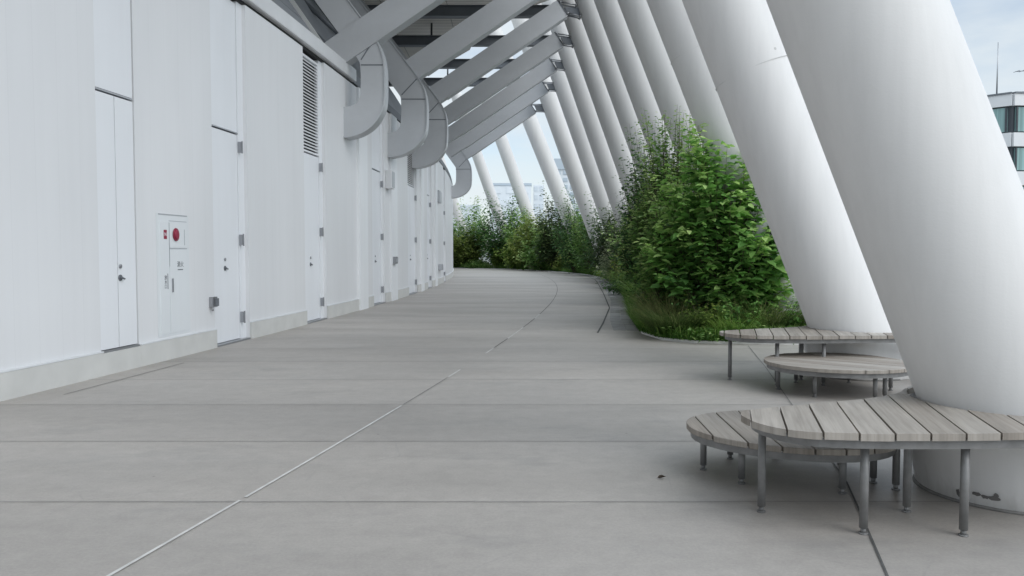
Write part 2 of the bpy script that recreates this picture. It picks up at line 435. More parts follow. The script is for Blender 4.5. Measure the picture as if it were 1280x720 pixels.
def hinge(dr, d, z):
    h = MB(); arcbox(h, d-.022, d+.022, z-.075, z+.075, -.06, -.012, 1); arcbox(h, d-.008, d+.008, z-.085, z+.085, -.012, .004, 1)
    P(h, 'hinge', M['hinge'], dr)
def handle(dr, d, z, off):
    h = MB(); x, y = wall_xy(d, off)
    h.tube((x-.002, y, z), (x+.010, y, z), .034, .032, n=16); h.tube((x+.010, y, z), (x+.030, y, z), .012, n=8); h.tube((x+.026, y-.010, z), (x+.026, y+.045, z-.012), .010, n=8)
    P(h, 'handle', M['steel'], dr)
    h = MB(); h.tube((x-.002, y, z+.12), (x+.014, y, z+.12), .022, n=12); P(h, 'keyhole', M['hinge'], dr)
def door(d0, d1, z0, z1, off=-.075, hinges=(.3, 1.45, 2.55), hd=.47, hz=1.03, upper=True, louver=False, split=False, label=None):
    de = d1 - .17 if not split else d1 - .02
    if d1-d0 < .8: de = d1 - .012
    dr = empty('door', (*wall_xy((d0+d1)/2), 0)); dr.parent = B; dr.location = Vector(dr.location) - B.location
    if label: dr['label'] = label
    lf = MB(); mid = (d0+de)/2
    if split:
        arcbox(lf, d0+.012, mid-.006, z0+.03, z1, off-.05, off, .5); arcbox(lf, mid+.006, de, z0+.03, z1, off-.05, off, .5)
    else:
        arcbox(lf, d0+.012, de-.006, z0+.03, z1, off-.05, off, .5)
    P(lf, 'door_leaf', M['door'], dr)
    bk = MB(); arcbox(bk, d0, d1, z0, TOP, -.42, off-.06, .5); P(bk, 'door_recess', M['dark'], dr)
    if off < -.03:
        jb = MB(); arcbox(jb, de, d1, z0, TOP, -.36, off+.02, .5); P(jb, 'jamb', M['door'], dr)
    sl = MB(); arcbox(sl, d0, d1, z0, z0+.022, -.3, .012, .5); P(sl, 'sill', M['hinge'], dr)
    zt = z1 + .025
    if louver:
        lv = MB(); zz = zt + .06
        while zz < TOP - .16:
            a0, b0 = wall_xy(d0+.03, off-.04), wall_xy(d0+.03, off+.01); a1, b1 = wall_xy(de-.03, off-.04), wall_xy(de-.03, off+.01)
            lv.add([(*a0, zz+.03), (*b0, zz), (*b0, zz+.022), (*a0, zz+.052), (*a1, zz+.03), (*b1, zz), (*b1, zz+.022), (*a1, zz+.052)],
                   [(0,1,5,4),(1,2,6,5),(2,3,7,6),(3,0,4,7),(0,3,2,1),(4,5,6,7)]); zz += .056
        P(lv, 'louvre', M['cornice'], dr)
        fr = MB(); arcbox(fr, d0+.01, d0+.03, zt, TOP-.06, off-.05, off+.015, 1); arcbox(fr, de-.03, de, zt, TOP-.06, off-.05, off+.015, 1)
        arcbox(fr, d0+.03, de-.03, zt, zt+.03, off-.05, off+.013, 1); arcbox(fr, d0+.03, de-.03, TOP-.1, TOP-.06, off-.05, off+.013, 1)
        P(fr, 'louvre_frame', M['door'], dr)
    elif upper:
        up = MB(); arcbox(up, d0+.012, de-.006, zt+.012, TOP-.03, off-.05, off+.004, .5); P(up, 'transom_panel', M['door'], dr)
        tr = MB(); arcbox(tr, d0+.012, de-.006, zt-.008, zt+.006, off-.06, off+(.02 if off < -.03 else .006), .5); P(tr, 'drip_strip', M['grey_box'], dr)
    for z in hinges: hinge(dr, de + .015, z)
    if hd is not None: handle(dr, d0 + (de-d0)*hd, hz, off)
    return dr
door(8.03, 8.69, .225, 2.86, off=-.012, hinges=(), hd=.56, hz=.98, split=True, label='flush narrow double door standing above the plinth')
door(10.42, 11.48, .0, 2.89, hinges=(.33, 1.42, 2.72), hd=.52)
door(13.78, 14.93, .0, 2.98, hinges=(.33, 1.62, 2.80), hd=.50, louver=True, label='door with a tall louvre above it')
door(18.45, 19.75, .0, 3.18, hinges=(.33, 1.62, 2.9), hd=.5)
door(22.95, 24.6, .0, 3.2, hinges=(.33, 1.62, 2.9), hd=.5, louver=True, split=True, label='double door with louvre above it')
door(27.0, 28.3, .0, 3.2, hinges=(.33, 1.62, 2.9), hd=.5)
door(33, 34.2, .0, 3.2, hinges=(.33, 1.62, 2.9), hd=.5)
# inclined grey cladding over the near roof edge, its pale end trim, and the dark void behind the ribs
cl = MB(); cl2 = MB(); void = MB()
def incl(mb, d0, d1, u0, z0, u1, z1, th=.06, st=.8):
    secs = []
    for d in steps(d0, d1, st):
        a = wall_xy(d, u0); b = wall_xy(d, u1); a2 = wall_xy(d, u0-th); b2 = wall_xy(d, u1-th)
        secs.append([(a[0], a[1], z0), (b[0], b[1], z1), (b2[0], b2[1], z1), (a2[0], a2[1], z0)])
    mb.rail(secs)
dd = -30.0
while dd < 15.5:
    e = min(dd + 1.9, 15.86)
    incl(cl, dd, e - .012, -.12, 5.02, -.62, 5.72); incl(cl, dd, e - .012, -.63, 5.735, -2.4, 8.2); dd = e
P(cl, 'inclined_cladding', M['cladding'])
tr = MB(); incl(tr, 15.86, 16.0, -.06, 4.98, -2.3, 8.2, .25); P(tr, 'verge_trim', M['cornice'])
incl(cl2, 16.4, 58, -.3, 4.95, -2.2, 8.0); P(cl2, 'roof_skirt', M['cladding'])
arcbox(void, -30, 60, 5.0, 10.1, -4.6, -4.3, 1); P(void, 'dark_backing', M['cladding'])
sf = MB(); sp = [(-24, -35), (-9, -35), (-4.2, -14), (-1.3, 0), (-.4, 5), (.3, 9.5), (1.0, 13.5), (1.6, 17), (2.0, 21), (2.2, 25), (2.2, 28.3), (-1.25, 32.6), (-1.9, 36.5), (-3.4, 39.6), (-6.0, 43.4), (-24, 50)]
sf.prism_z(sp, 10.35, 10.6); P(sf, 'soffit', M['soffit'])
# ducts and brackets in the gap beside the first rib
for i, (x0, z0, x1, z1, yy) in enumerate([(-4.5, 6.2, -3.9, 5.6, 17.3), (-4.4, 6.9, -3.5, 5.7, 18.2), (-5.2, 7.4, -3.9, 6.2, 18.9), (-4.9, 7.6, -3.6, 6.2, 17.0)]):
    dk = MB(); dk.tube((x0, yy, z0), (x1, yy, z1), .055, n=8); dk.box(x1-.09, x1+.09, yy-.09, yy+.09, z1-.12, z1+.1); P(dk, 'pipework', M['steel'])
# bright wall fittings
def fitting(name, d, z0, z1, w, mat, label, cat, depth=.12, group=None):
    e = empty(name, (*wall_xy(d, .0), z0)); tag(e, label, cat, group)
    m = MB(); arcbox(m, d-w/2, d+w/2, z0, z1, .002, depth, 1); P(m, 'housing', mat, e, bevel=.012)
    m = MB(); arcbox(m, d-w/2+.03, d+w/2-.03, z0+.04, z1-.04, depth, depth+.012, 1); P(m, 'cover', M['grey_box'], e)
    return e
fitting('wall_light', 20.05, 2.82, 3.28, .34, M['cornice'], 'grey boxy wall light fixed high beside the fourth door', 'wall light', .16)
fitting('wall_box', 30.3, 3.1, 3.55, .9, M['grey_box'], 'square grey box mounted high on the far end of the white wall', 'wall box')
fitting('outlet_box', 20.6, .95, 1.13, .3, M['hinge'], 'small grey outlet box low on the wall below the boxy light', 'outlet box', .13)
fitting('vent_cover', 31.0, .55, .78, .8, M['grey_box'], 'small vent cover near the floor at the far end of the white wall', 'vent')
e = empty('door_holder', (*wall_xy(10.33, 0), .5)); tag(e, 'small steel door holder bracket on the wall left of the tall second door', 'door holder')
m = MB(); arcbox(m, 10.27, 10.40, .54, .67, .002, .05, 1); P(m, 'plate', M['hinge'], e)
m = MB(); x, y = wall_xy(10.37, .05); m.box(x, x+.025, y-.045, y+.03, .55, .65); P(m, 'catch', M['steel'], e)
m = MB(); x, y = wall_xy(10.29, .02); m.tube((x+.02, y, .49), (x+.02, y, .54), .012, n=8); P(m, 'chain_pin', M['hinge'], e)

M['cab'] = wall_paint('cabinet_paint', (.745, .775, .795), False)
# fire hydrant cabinet
cab = empty('hydrant_cabinet', (*wall_xy(9.42, 0), .28)); tag(cab, 'flush white fire hydrant cabinet with a round red lamp between the first two doors', 'hydrant cabinet')
def quad_on_wall(mb, d0, d1, z0, z1, o0, o1): arcbox(mb, d0, d1, z0, z1, o0, o1, 1)
m = MB(); quad_on_wall(m, 9.07, 9.78, .275, 1.69, .001, .004); P(m, 'trim', M['cab'], cab)
m = MB(); quad_on_wall(m, 9.11, 9.745, 1.676, 1.69, .004, .007); P(m, 'top_shadow_strip', M['grey_box'], cab)
m = MB(); quad_on_wall(m, 9.33, 9.73, 1.30, 1.60, .004, .010); P(m, 'lamp_panel', M['cab'], cab)
m = MB(); quad_on_wall(m, 9.13, 9.32, .30, 1.60, .004, .009); P(m, 'side_panel', M['cab'], cab)
m = MB(); quad_on_wall(m, 9.33, 9.73, .30, 1.275, .004, .010); P(m, 'cabinet_door', M['cab'], cab)
for z in (1.288, 1.612):
    m = MB(); quad_on_wall(m, 9.33, 9.73, z-.004, z+.004, .004, .0062); P(m, 'groove', M['grey_box'], cab)
m = MB(); quad_on_wall(m, 9.325, 9.333, 1.08, 1.59, .0092, .0112); P(m, 'groove', M['grey_box'], cab)
m = MB(); x, y = wall_xy(9.47, .010); m.tube((x, y, 1.455), (x+.012, y, 1.455), .078, .075, 28); lamp = P(m, 'lamp', M['red'], cab)
m = MB(); m.tube((x+.012, y, 1.455), (x+.026, y, 1.455), .066, .045, 28); P(m, 'lamp_dome', M['red'], lamp)
m = MB(); quad_on_wall(m, 9.21, 9.275, 1.40, 1.505, .009, .011); sg = P(m, 'sign', M['red'], cab)
m = MB(); quad_on_wall(m, 9.66, 9.672, 1.33, 1.52, .010, .012); P(m, 'groove', M['grey_box'], cab)
m = MB(); quad_on_wall(m, 9.365, 9.38, .78, .94, .010, .026); P(m, 'pull_handle', M['hinge'], cab)
def wall_text(txt, d, z, size, mat, off, parent, name='lettering', vertical=False):
    cu = bpy.data.curves.new(name, 'FONT'); cu.body = '\n'.join(txt) if vertical else txt; cu.size = size; cu.align_x = 'CENTER'; cu.align_y = 'CENTER'
    cu.space_line = .95; cu.extrude = .0008
    to = bpy.data.objects.new(name, cu); col.objects.link(to)
    x, y = wall_xy(d, off); x2, y2 = wall_xy(d+.1, off)
    t = Vector((x2-x, y2-y, 0)).normalized(); u = Vector((0, 0, 1)); nn = t.cross(u)
    mw = Matrix((( t.x, u.x, nn.x, x), (t.y, u.y, nn.y, y), (t.z, u.z, nn.z, z), (0, 0, 0, 1)))
    bpy.context.view_layer.update()
    me = bpy.data.meshes.new_from_object(to); me.transform(mw); me.materials.clear(); me.materials.append(mat)
    bpy.data.objects.remove(to)
    off_ = Vector((0, 0, 0)); q = parent
    while q is not None: off_ += q.location; q = q.parent
    me.transform(Matrix.Translation(-off_))
    o = bpy.data.objects.new(name, me); col.objects.link(o); o.parent = parent
wall_text('消火', 9.56, 1.10, .075, M['ink'], .0115, cab)
m = MB(); quad_on_wall(m, 9.50, 9.62, 1.035, 1.046, .010, .0115); P(m, 'lettering', M['ink'], cab)
wall_text('放水口', 9.235, .90, .055, M['ink'], .0105, cab, vertical=True)
m = MB(); quad_on_wall(m, 9.275, 9.287, .82, 1.0, .009, .0105); P(m, 'lettering', M['ink'], cab)
wall_text('N', 9.2425, 1.4525, .06, M['door'], .0118, sg)

# ------------------------------------------------------------------ inclined white columns
COLS = [(2.785,4.15,.36),(3.676,8.15,.375),(4.49,12.15,.386),(5.01,16.15,.383),(5.32,20.15,.374),(5.57,24.15,.372),(5.60,28.15,.36),
        (5.52,32.15,.352),(5.44,36.15,.36),(5.085,40.15,.37),(4.75,48,.415),(2.707,61,.366),(.377,71,.352),(-3.81,80,.312)]
def col_at(k, z):
    X0, d0, a = COLS[k]; s = (27-d0)/91
    return Vector((X0 - a*z, d0 + a*s*z, z))
RAD = lambda k: .41 if k < 6 else min(.46, .41 + .02*(k-5))
ords = ['nearest', 'second', 'third', 'fourth', 'fifth', 'sixth', 'seventh', 'eighth', 'ninth', 'tenth', 'eleventh', 'twelfth', 'thirteenth', 'last']
extra = ['nearest and largest leaning white column, passing through the near timber bench', 'second leaning white column, with a slanting joint line, rising from the far timber bench',
         'third leaning white column, its foot hidden behind the big bright green shrub']
for k in range(len(COLS)):
    e = empty('leaning_column', (COLS[k][0], COLS[k][1], 0))
    lab = extra[k] if k < 3 else '%s leaning white column counted from the camera, its foot among shrubs' % ords[k]
    if k == 11: lab = 'twelfth leaning white column, standing left of the last full row of columns above far shrubs'
    if k == 12: lab = 'thirteenth leaning white column, just right of the last hooked girder foot'
    if k == 13: lab = 'farthest leaning white column, a sliver low beside the wall end under the last hooked girder foot'
    tag(e, lab, 'column', 'leaning white columns along the walkway')
    r = RAD(k); n = 64 if k < 3 else 40; secs = []; a = COLS[k][2]
    zs = [-.02, .012, .03] + [.5*i for i in range(1, 31)]
    for z in zs:
        c = col_at(k, z); rr = r - (.012 if z < .02 else 0)
        secs.append([(c.x + rr*1.07*math.cos(t), c.y + rr*1.01*math.sin(t), z) for t in [2*math.pi*i/n for i in range(n)]])
    m = MB(); m.rail(secs, smooth=True); m.sm[-1] = m.sm[-2] = False
    P(m, 'shaft', M['column'], e)
    # construction joint
    if k in (1, 2, 4):
        zj = 3.1 if k == 1 else 4.3
        ax = Vector((-a, a*(27-COLS[k][1])/91, 1)).normalized(); c = col_at(k, zj)
        u = ax.orthogonal().normalized(); v = ax.cross(u); ring = MB(); q = []
        for t in [2*math.pi*i/64 for i in range(65)]:
            dr = u*math.cos(t) + v*math.sin(t)
            # the shaft's own section across its axis
            base = dr*(RAD(k)*1.008)
            q.append([c + base*1.004 - ax*.005, c + base*1.007, c + base*1.004 + ax*.005, c + base*.98])
        ring.rail(q, closed=True); P(ring, 'joint_line', M['column_joint'], e)
# the slightly wider, steeper drum that each shaft stands on (seen under the near benches)
def drum_at(k, z):
    c = col_at(k, .42); return Vector((c.x - .055 - .17*(z-.42), c.y - .02, z))
for k in range(3):
    m = MB(); secs = []; n = 64; e = [o for o in bpy.data.objects if o.name.startswith('leaning_column')][k]
    for z, rr in ((-.02, .452), (.006, .455), (.018, .462), (.30, .464), (.385, .462), (.40, .452), (.404, .43)):
        c = drum_at(k, z); secs.append([(c.x + rr*1.02*math.cos(t), c.y + rr*math.sin(t), z) for t in [2*math.pi*i/n for i in range(n)]])
    m.rail(secs, smooth=True); m.sm[-1] = m.sm[-2] = False
    P(m, 'base_drum', M['column'], e)
    m = MB(); secs = []
    for z, rr in ((.0005, .475), (.010, .470), (.014, .455)):
        c = drum_at(k, z); secs.append([(c.x + rr*1.02*math.cos(t), c.y + rr*math.sin(t), z) for t in [2*math.pi*i/n for i in range(n)]])
    m.rail(secs, smooth=True); P(m, 'sealant_ring', M['joint_faint'], e)
ch = MB(); e1 = [o for o in bpy.data.objects if o.name == 'leaning_column'][0]
for th, z, rw, rh in ((R_(220), .066, .024, .011), (R_(224.5), .060, .016, .010), (R_(229.5), .060, .030, .013), (R_(230.5), .078, .010, .011), (R_(209), .05, .010, .02)):
    q = []
    for i in range(12):
        t = 2*math.pi*i/12; jr = random.uniform(.75, 1.2); tt = th + rw*math.cos(t)*jr/.46; zz = z + rh*math.sin(t)*jr; c = drum_at(0, zz)
        q.append((c.x + .4635*1.02*1.006*math.cos(tt), c.y + .4635*1.006*math.sin(tt), zz))
    ch.add(q, [tuple(range(12))])
P(ch, 'chipped_coating', M['chip'], e1)

# ------------------------------------------------------------------ grey roof girders
def smooth_path(p, it=2):
    for _ in range(it):
        q = [p[0]]
        for a, b in zip(p[:-1], p[1:]):
            q += [(a[0]*.75+b[0]*.25, a[1]*.75+b[1]*.25), (a[0]*.25+b[0]*.75, a[1]*.25+b[1]*.75)]
        p = q + [p[-1]]
    return p
FR = [  # column index, dz of the hook, hook present, u shift, label
 (3, -.08, True, 0, 'nearest grey girder, crossing the top of the picture over the white wall'),
 (4, 0.0, True, 0, 'second grey girder with a rounded hooked foot on the wall'),
 (5, .15, True, .0, 'third grey girder, its hooked foot just behind the second hook'),
 (6, .18, False, -.12, 'fourth grey girder, lying just under the third one'),
 (7, .24, False, -.15, 'fifth grey girder from the camera, a thin strip under the fourth'),
 (8, .28, False, -.1, 'sixth grey girder from the camera, second lowest of the stack'),
 (9, .32, True, .02, 'farthest and lowest grey girder, with a hooked foot and an open slot beside the wall'),
]
for k, dz, hook, us, lab in FR:
    y0 = COLS[k][1]; wx = wall_xy(y0)[0]; far = (k == 9)
    e = empty('roof_girder', (wx, y0, 0)); tag(e, lab, 'girder', 'grey roof girders between wall and columns')
    U = lambda u, z: (wx + u + us, z + dz)
    gx = 1.0
    outer_c = smooth_path([(.66,5.72),(.76,5.59),(.90,5.34),(.97,5.04),(.97,4.44),(.92,4.17),(.71,3.89),(.41,3.72),(.1,3.65),(-.06,3.65)], 2)
    inner_c = smooth_path([(-.06,4.23),(.10,4.23),(.27,4.30),(.35,4.48),(.35,5.08),(.30,5.17)], 2)
    if k == 3: outer_c = [(x*.835, z) for x, z in outer_c]
    if far:
        outer_c = [(x, 5.6 + (z-5.6)*(1.0 if z < 5.6 else 1)) for x, z in outer_c]
        inner_c = [(x*.62 if x > 0 else x, z) for x, z in inner_c]
    if hook:
        poly = [U(-3.38, 11.0)] + [U(*p) for p in outer_c] + [U(*p) for p in inner_c] + [U(-3.99, 11.0)]
    else:
        poly = [U(-3.38, 11.0), U(.76, 5.59), U(.35, 5.32), U(.25, 5.25), U(-3.99, 11.0)]
    rb = MB(); rb.prism_y(poly, y0, y0+.40); P(rb, 'rib', M['frame'], e)
    # panel joints across the rib
    sj = MB()
    if hook:
        x0, z0 = U(.36 if not far else .2, 5.06); x1, _ = U(.965*(.835 if k == 3 else 1) - .01, 5.06); sj.box(x0, x1, y0-.006, y0-.001, z0-.012, z0+.012)
    # pale edge flange following the outer line
    if hook:
        fl = MB(); path = [U(-3.3, 10.9)] + [U(*p) for p in outer_c]; secs = []
        for i, p in enumerate(path):
            a = Vector(path[max(i-1, 0)]); b = Vector(path[min(i+1, len(path)-1)]); t = (b-a).normalized(); nn = Vector((-t.y, t.x))
            if nn.x < 0 and i < len(path)*.5: nn = -nn
            p0 = Vector(p) + nn*.004; p1 = Vector(p) + nn*.03
            secs.append([(p0.x, y0-.02, p0.y), (p1.x, y0-.02, p1.y), (p1.x, y0+.42, p1.y), (p0.x, y0+.42, p0.y)])
        P(fl.rail(secs), 'edge_flange', M['frame'], e)
    # beam
    c8 = col_at(k, 8.4); xe = c8.x - .80
    if k == 3: bx, bz, yb0, yb1 = wx + .55, 5.37, y0 - .035, y0 + .30
    else: bx, bz = U(.74, 5.56); yb0, yb1 = y0 + .03, y0 + .37
    ze = bz + .675*(xe - bx); L_ = math.hypot(xe-bx, ze-bz); t = ((xe-bx)/L_, (ze-bz)/L_); nn = (-t[1], t[0]); D_ = .54
    sx = -.88 if k == 3 else (-.05 if not hook else 0.0)
    b0 = (bx + t[0]*sx, bz + t[1]*sx)
    poly = [b0, (xe, ze), (xe + nn[0]*D_, ze + nn[1]*D_), (b0[0] + nn[0]*D_, b0[1] + nn[1]*D_)]
    bm_ = MB(); bm_.prism_y(poly, yb0, yb1); P(bm_, 'beam', M['frame'], e)
    # bottom cover plate, end plate
    cp = MB(); q = [(b0[0] + .3*t[0] + nn[0]*.004, b0[1] + .3*t[1] - .002), (xe, ze - .004), (xe + nn[0]*-.022, ze - .022), (b0[0] + .3*t[0], b0[1] + .3*t[1] - .024)]
    cp.prism_y(q, yb0 - .015, yb1 + .015); P(cp, 'cover_plate', M['frame'], e)
    ep = MB(); q = [(xe + t[0]*.003, ze + t[1]*.003), (xe + t[0]*.03, ze + t[1]*.03), (xe + t[0]*.03 + nn[0]*D_, ze + t[1]*.03 + nn[1]*D_), (xe + t[0]*.003 + nn[0]*D_, ze + t[1]*.003 + nn[1]*D_)]
    ep.prism_y(q, yb0 - .02, yb1 + .02); P(ep, 'end_plate', M['steel'], e)
    if sj.v: P(sj, 'panel_joint', M['steel'], e)
    if hook or k:
        sl = MB(); p0 = U(.36, 5.16); p1 = (bx, bz); dx, dz_ = p1[0]-p0[0], p1[1]-p0[1]; ln = math.hypot(dx, dz_); nx, nz_ = -dz_/ln*.012, dx/ln*.012
        if hook: sl.prism_y([(p0[0]-nx, p0[1]-nz_), (p1[0]-nx, p1[1]-nz_), (p1[0]+nx, p1[1]+nz_), (p0[0]+nx, p0[1]+nz_)], y0-.0065, y0-.001); P(sl, 'panel_joint', M['steel'], e)
    # connectors to the column
    pn = MB()
    for f, yo in ((.06, .03), (.06, .31), (.46, .03), (.46, .31)):
        a = Vector((xe + t[0]*.03 + nn[0]*f, y0 + yo, ze + t[1]*.03 + nn[1]*f)); cz = a.z - .12; cc = col_at(k, cz); b = Vector((cc.x - .44, cc.y + (yo-.17)*.8, cz))
        pn.tube(a, b, .022, n=8); pn.tube(b + Vector((-.05, 0, .02)), b, .05, n=8); pn.tube(a, a + Vector((.05, 0, -.03)), .045, n=8)
    P(pn, 'connector_rods', M['hinge'], e)
    br = MB(); zc = ze + .12; cc = col_at(k, zc); br.prism_y([(xe+.02, ze+.02), (cc.x-.40, zc-.14), (cc.x-.46, zc+.10), (xe-.08, ze+.24)], cc.y-.07, cc.y+.07); P(br, 'bracket', M['steel'], e)
    # dark horizontal tie under the soffit
    ti = MB(); xr = col_at(k, 9.6).x - .44; zt = 9.42 + .03*(k-6)
    ti.box(-7.5, xr, y0+.10, y0+.13, zt+.02, zt+.36); ti.box(-7.5, xr, y0-.05, y0+.28, zt, zt+.02); ti.box(-7.5, xr, y0-.05, y0+.28, zt+.36, zt+.38)
    P(ti, 'tie_beam', M['steel'], e)
    for p0, p1 in (((-5.2, y0+.11, zt+.385), (-5.2, y0+.11, 10.345)), ((-3.2, y0+.11, zt+.385), (-3.2, y0+.11, 10.345))):
        P(MB().tube(p0, p1, .04, n=8), 'hanger', M['steel_dark'], e)

# ------------------------------------------------------------------ benches
def bench_mesh(outline, th, pw, z, thick, hole=None, holer=.55, seed=0):
    """parallel boards cut to the outline; returns seat mesh with tone and grain attributes"""
    rd = random.Random(seed); ca, sa = math.cos(th), math.sin(th)
    rot = lambda p: (p[0]*ca + p[1]*sa, -p[0]*sa + p[1]*ca)      # v along boards, u across
    inv = lambda v, u: (v*ca - u*sa, v*sa + u*ca)
    O = [rot(p) for p in outline]                                 # (v,u)
    us = [p[1] for p in O]; u0, u1 = min(us), max(us)
    hc = rot(hole) if hole else None
    def vr(u):
        vs = []
        for a, b in zip(O, O[1:] + O[:1]):
            if (a[1]-u)*(b[1]-u) <= 0 and a[1] != b[1]: vs.append(a[0] + (b[0]-a[0])*(u-a[1])/(b[1]-a[1]))
        return (min(vs), max(vs)) if len(vs) > 1 else None
    V, F, tone, grain = [], [], [], []
    u = u0 + .004; bi = 0
    while u < u1 - .02:
        e = min(u + pw - .009, u1 - .004); N = 8; tn = rd.random(); go = rd.uniform(0, 50)
        uu = [u + (e-u)*i/N for i in range(N+1)]; rg = [vr(x) for x in uu]
        if all(rg):
            spans = []
            if hc and any(abs(x-hc[1]) < holer for x in uu):
                fr, bk = [], []
                for x, (a, b) in zip(uu, rg):
                    h = math.sqrt(max(holer**2 - (x-hc[1])**2, 0)) if abs(x-hc[1]) < holer else 0
                    fr.append((a, max(a+.002, hc[0]-h-.001))); bk.append((min(b-.002, hc[0]+h+.001), b))
                spans = [fr, bk]
            else: spans = [rg]
            for s in spans:
                n0 = len(V); sag = rd.uniform(-.0015, .0015)
                for x, (a, b) in zip(uu, s):
                    for vv, zz in ((a, z-thick), (b, z-thick), (b, z), (a, z)):
                        p = inv(vv, x); V.append((p[0], p[1], zz + sag)); grain.append((vv+go, x, 0))
                nf = len(F)
                for i in range(N):
                    for j in range(4):
                        k2 = (j+1) % 4; F.append((n0+i*4+j, n0+i*4+k2, n0+i*4+4+k2, n0+i*4+4+j))
                F.append((n0, n0+3, n0+2, n0+1)); q = n0+N*4; F.append((q, q+1, q+2, q+3))
                tone += [tn]*(len(F)-nf)
        u += pw; bi += 1
    me = bpy.data.meshes.new('seat_boards'); me.from_pydata(V, [], F); me.update()
    bm = bmesh.new(); bm.from_mesh(me); bmesh.ops.recalc_face_normals(bm, faces=bm.faces); bm.to_mesh(me); bm.free()
    a = me.attributes.new('tone', 'FLOAT', 'FACE'); a.data.foreach_set('value', tone)
    g = me.attributes.new('grain', 'FLOAT_VECTOR', 'POINT'); g.data.foreach_set('vector', [c for p in grain for c in p])
    me.materials.append(M['wood']); return me
def chaikin_closed(p, it=2):
    for _ in range(it):
        q = []
        for a, b in zip(p, p[1:] + p[:1]): q += [(a[0]*.75+b[0]*.25, a[1]*.75+b[1]*.25), (a[0]*.25+b[0]*.75, a[1]*.25+b[1]*.75)]
        p = q
    return p
def make_bench(label, loc, outline, th, ztop, legs, hole=None, seed=0, pw=.147):
    e = empty('timber_bench', (*loc, 0)); tag(e, label, 'bench', 'slatted timber benches around the columns')
    o = bpy.data.objects.new('seat', bench_mesh(outline, th, pw, ztop, .032, hole, .50, seed)); col.objects.link(o); o.parent = e
    b = o.modifiers.new('bevel', 'BEVEL'); b.width = .004; b.segments = 2; b.limit_method = 'ANGLE'; b.angle_limit = R_(50)
    cx = sum(p[0] for p in outline)/len(outline); cy = sum(p[1] for p in outline)/len(outline)
    rim = MB(); secs = []
    sc = lambda p, k: (cx + (p[0]-cx)*k, cy + (p[1]-cy)*k)
    for p in outline + outline[:1]:
        a = sc(p, .955); c = sc(p, .937); z1 = ztop-.0345; z0 = z1-.038
        secs.append([(*a, z0), (*a, z1), (*c, z1), (*c, z0)])
    rim.rail(secs); rm = rim.build('rim', M['leg'], e)
    cb = MB()
    for f in (-.35, 0, .35):
        ys = [p[1] for p in outline if abs(p[0]-(cx + f)) < .09]
        if hole and abs(cx+f-hole[0]) < .62: continue
        if len(ys) > 1: cb.box(cx+f-.02, cx+f+.02, min(ys)+.16, max(ys)-.16, ztop-.075, ztop-.0365)
    if cb.v: cb.build('crossbar', M['leg'], e)
    for x, y in legs:
        l = MB(); l.tube((x, y, .028), (x, y, ztop-.05), .0185, n=16); l.tube((x, y, .006), (x, y, .028), .012, n=10); l.tube((x, y, 0.0005), (x, y, .007), .021, n=14)
        l.build('leg', M['leg'], e)
    return e
c1 = (2.64, 4.19)
up = chaikin_closed([(1.09,3.86),(1.09,3.66),(1.17,3.48),(1.36,3.385),(1.9,3.375),(2.7,3.44),(3.3,3.56),(3.9,3.8),(4.15,4.05),(3.95,4.35),(3.4,4.78),(2.75,4.98),(2.3,4.62),(2.08,4.29),(1.62,4.10),(1.25,3.95)], 2)
upl = [(x-2.64, y-4.19) for x, y in up]
legs_up = [(1.20-2.64,3.80-4.19),(1.56-2.64,3.50-4.19),(1.99-2.64,3.475-4.19),(1.90-2.64,3.80-4.19),(2.02-2.64,4.16-4.19),(2.95-2.64,3.55-4.19),(3.75-2.64,3.9-4.19),(3.5-2.64,4.6-4.19),(2.75-2.64,4.88-4.19)]
make_bench('tall slatted timber bench wrapped around the nearest column', c1, upl, R_(75), .475, legs_up, (0, 0), 3)
make_bench('tall slatted timber bench wrapped around the second column, nearest the planting', (c1[0]+.93, c1[1]+3.98), upl, R_(75), .475, legs_up, (0, 0), 5)
def oval(a, b, rot, n=40, sq=2.2, pinch=0):
    out = []
    for i in range(n):
        t = 2*math.pi*i/n; c, s = math.cos(t), math.sin(t)
        x = a*math.copysign(abs(c)**(2/sq), c); y = b*math.copysign(abs(s)**(2/sq), s)*(1 + pinch*c)
        out.append((x*math.cos(rot) - y*math.sin(rot), x*math.sin(rot) + y*math.cos(rot)))
    return out
ov = oval(.57, .50, R_(-12), sq=2.1, pinch=.10)
make_bench('low oval slatted timber bench tucked under the tall bench of the nearest column', (1.56, 4.45), ov, R_(88), .27, [(-.46,.10),(-.32,-.18),(.15,-.36),(.40,-.16),(.38,.22),(.05,.36),(-.24,.34)], None, 8, .15)
ov2 = oval(.63, .60, R_(12), sq=2.1, pinch=.08)
make_bench('low oval slatted timber bench in front of the second column', (2.92, 7.18), ov2, R_(-38), .27, [(-.50,.05),(-.31,-.33),(.16,-.44),(.28,-.36),(.50,0),(.3,.42),(-.2,.44)], None, 11, .15)

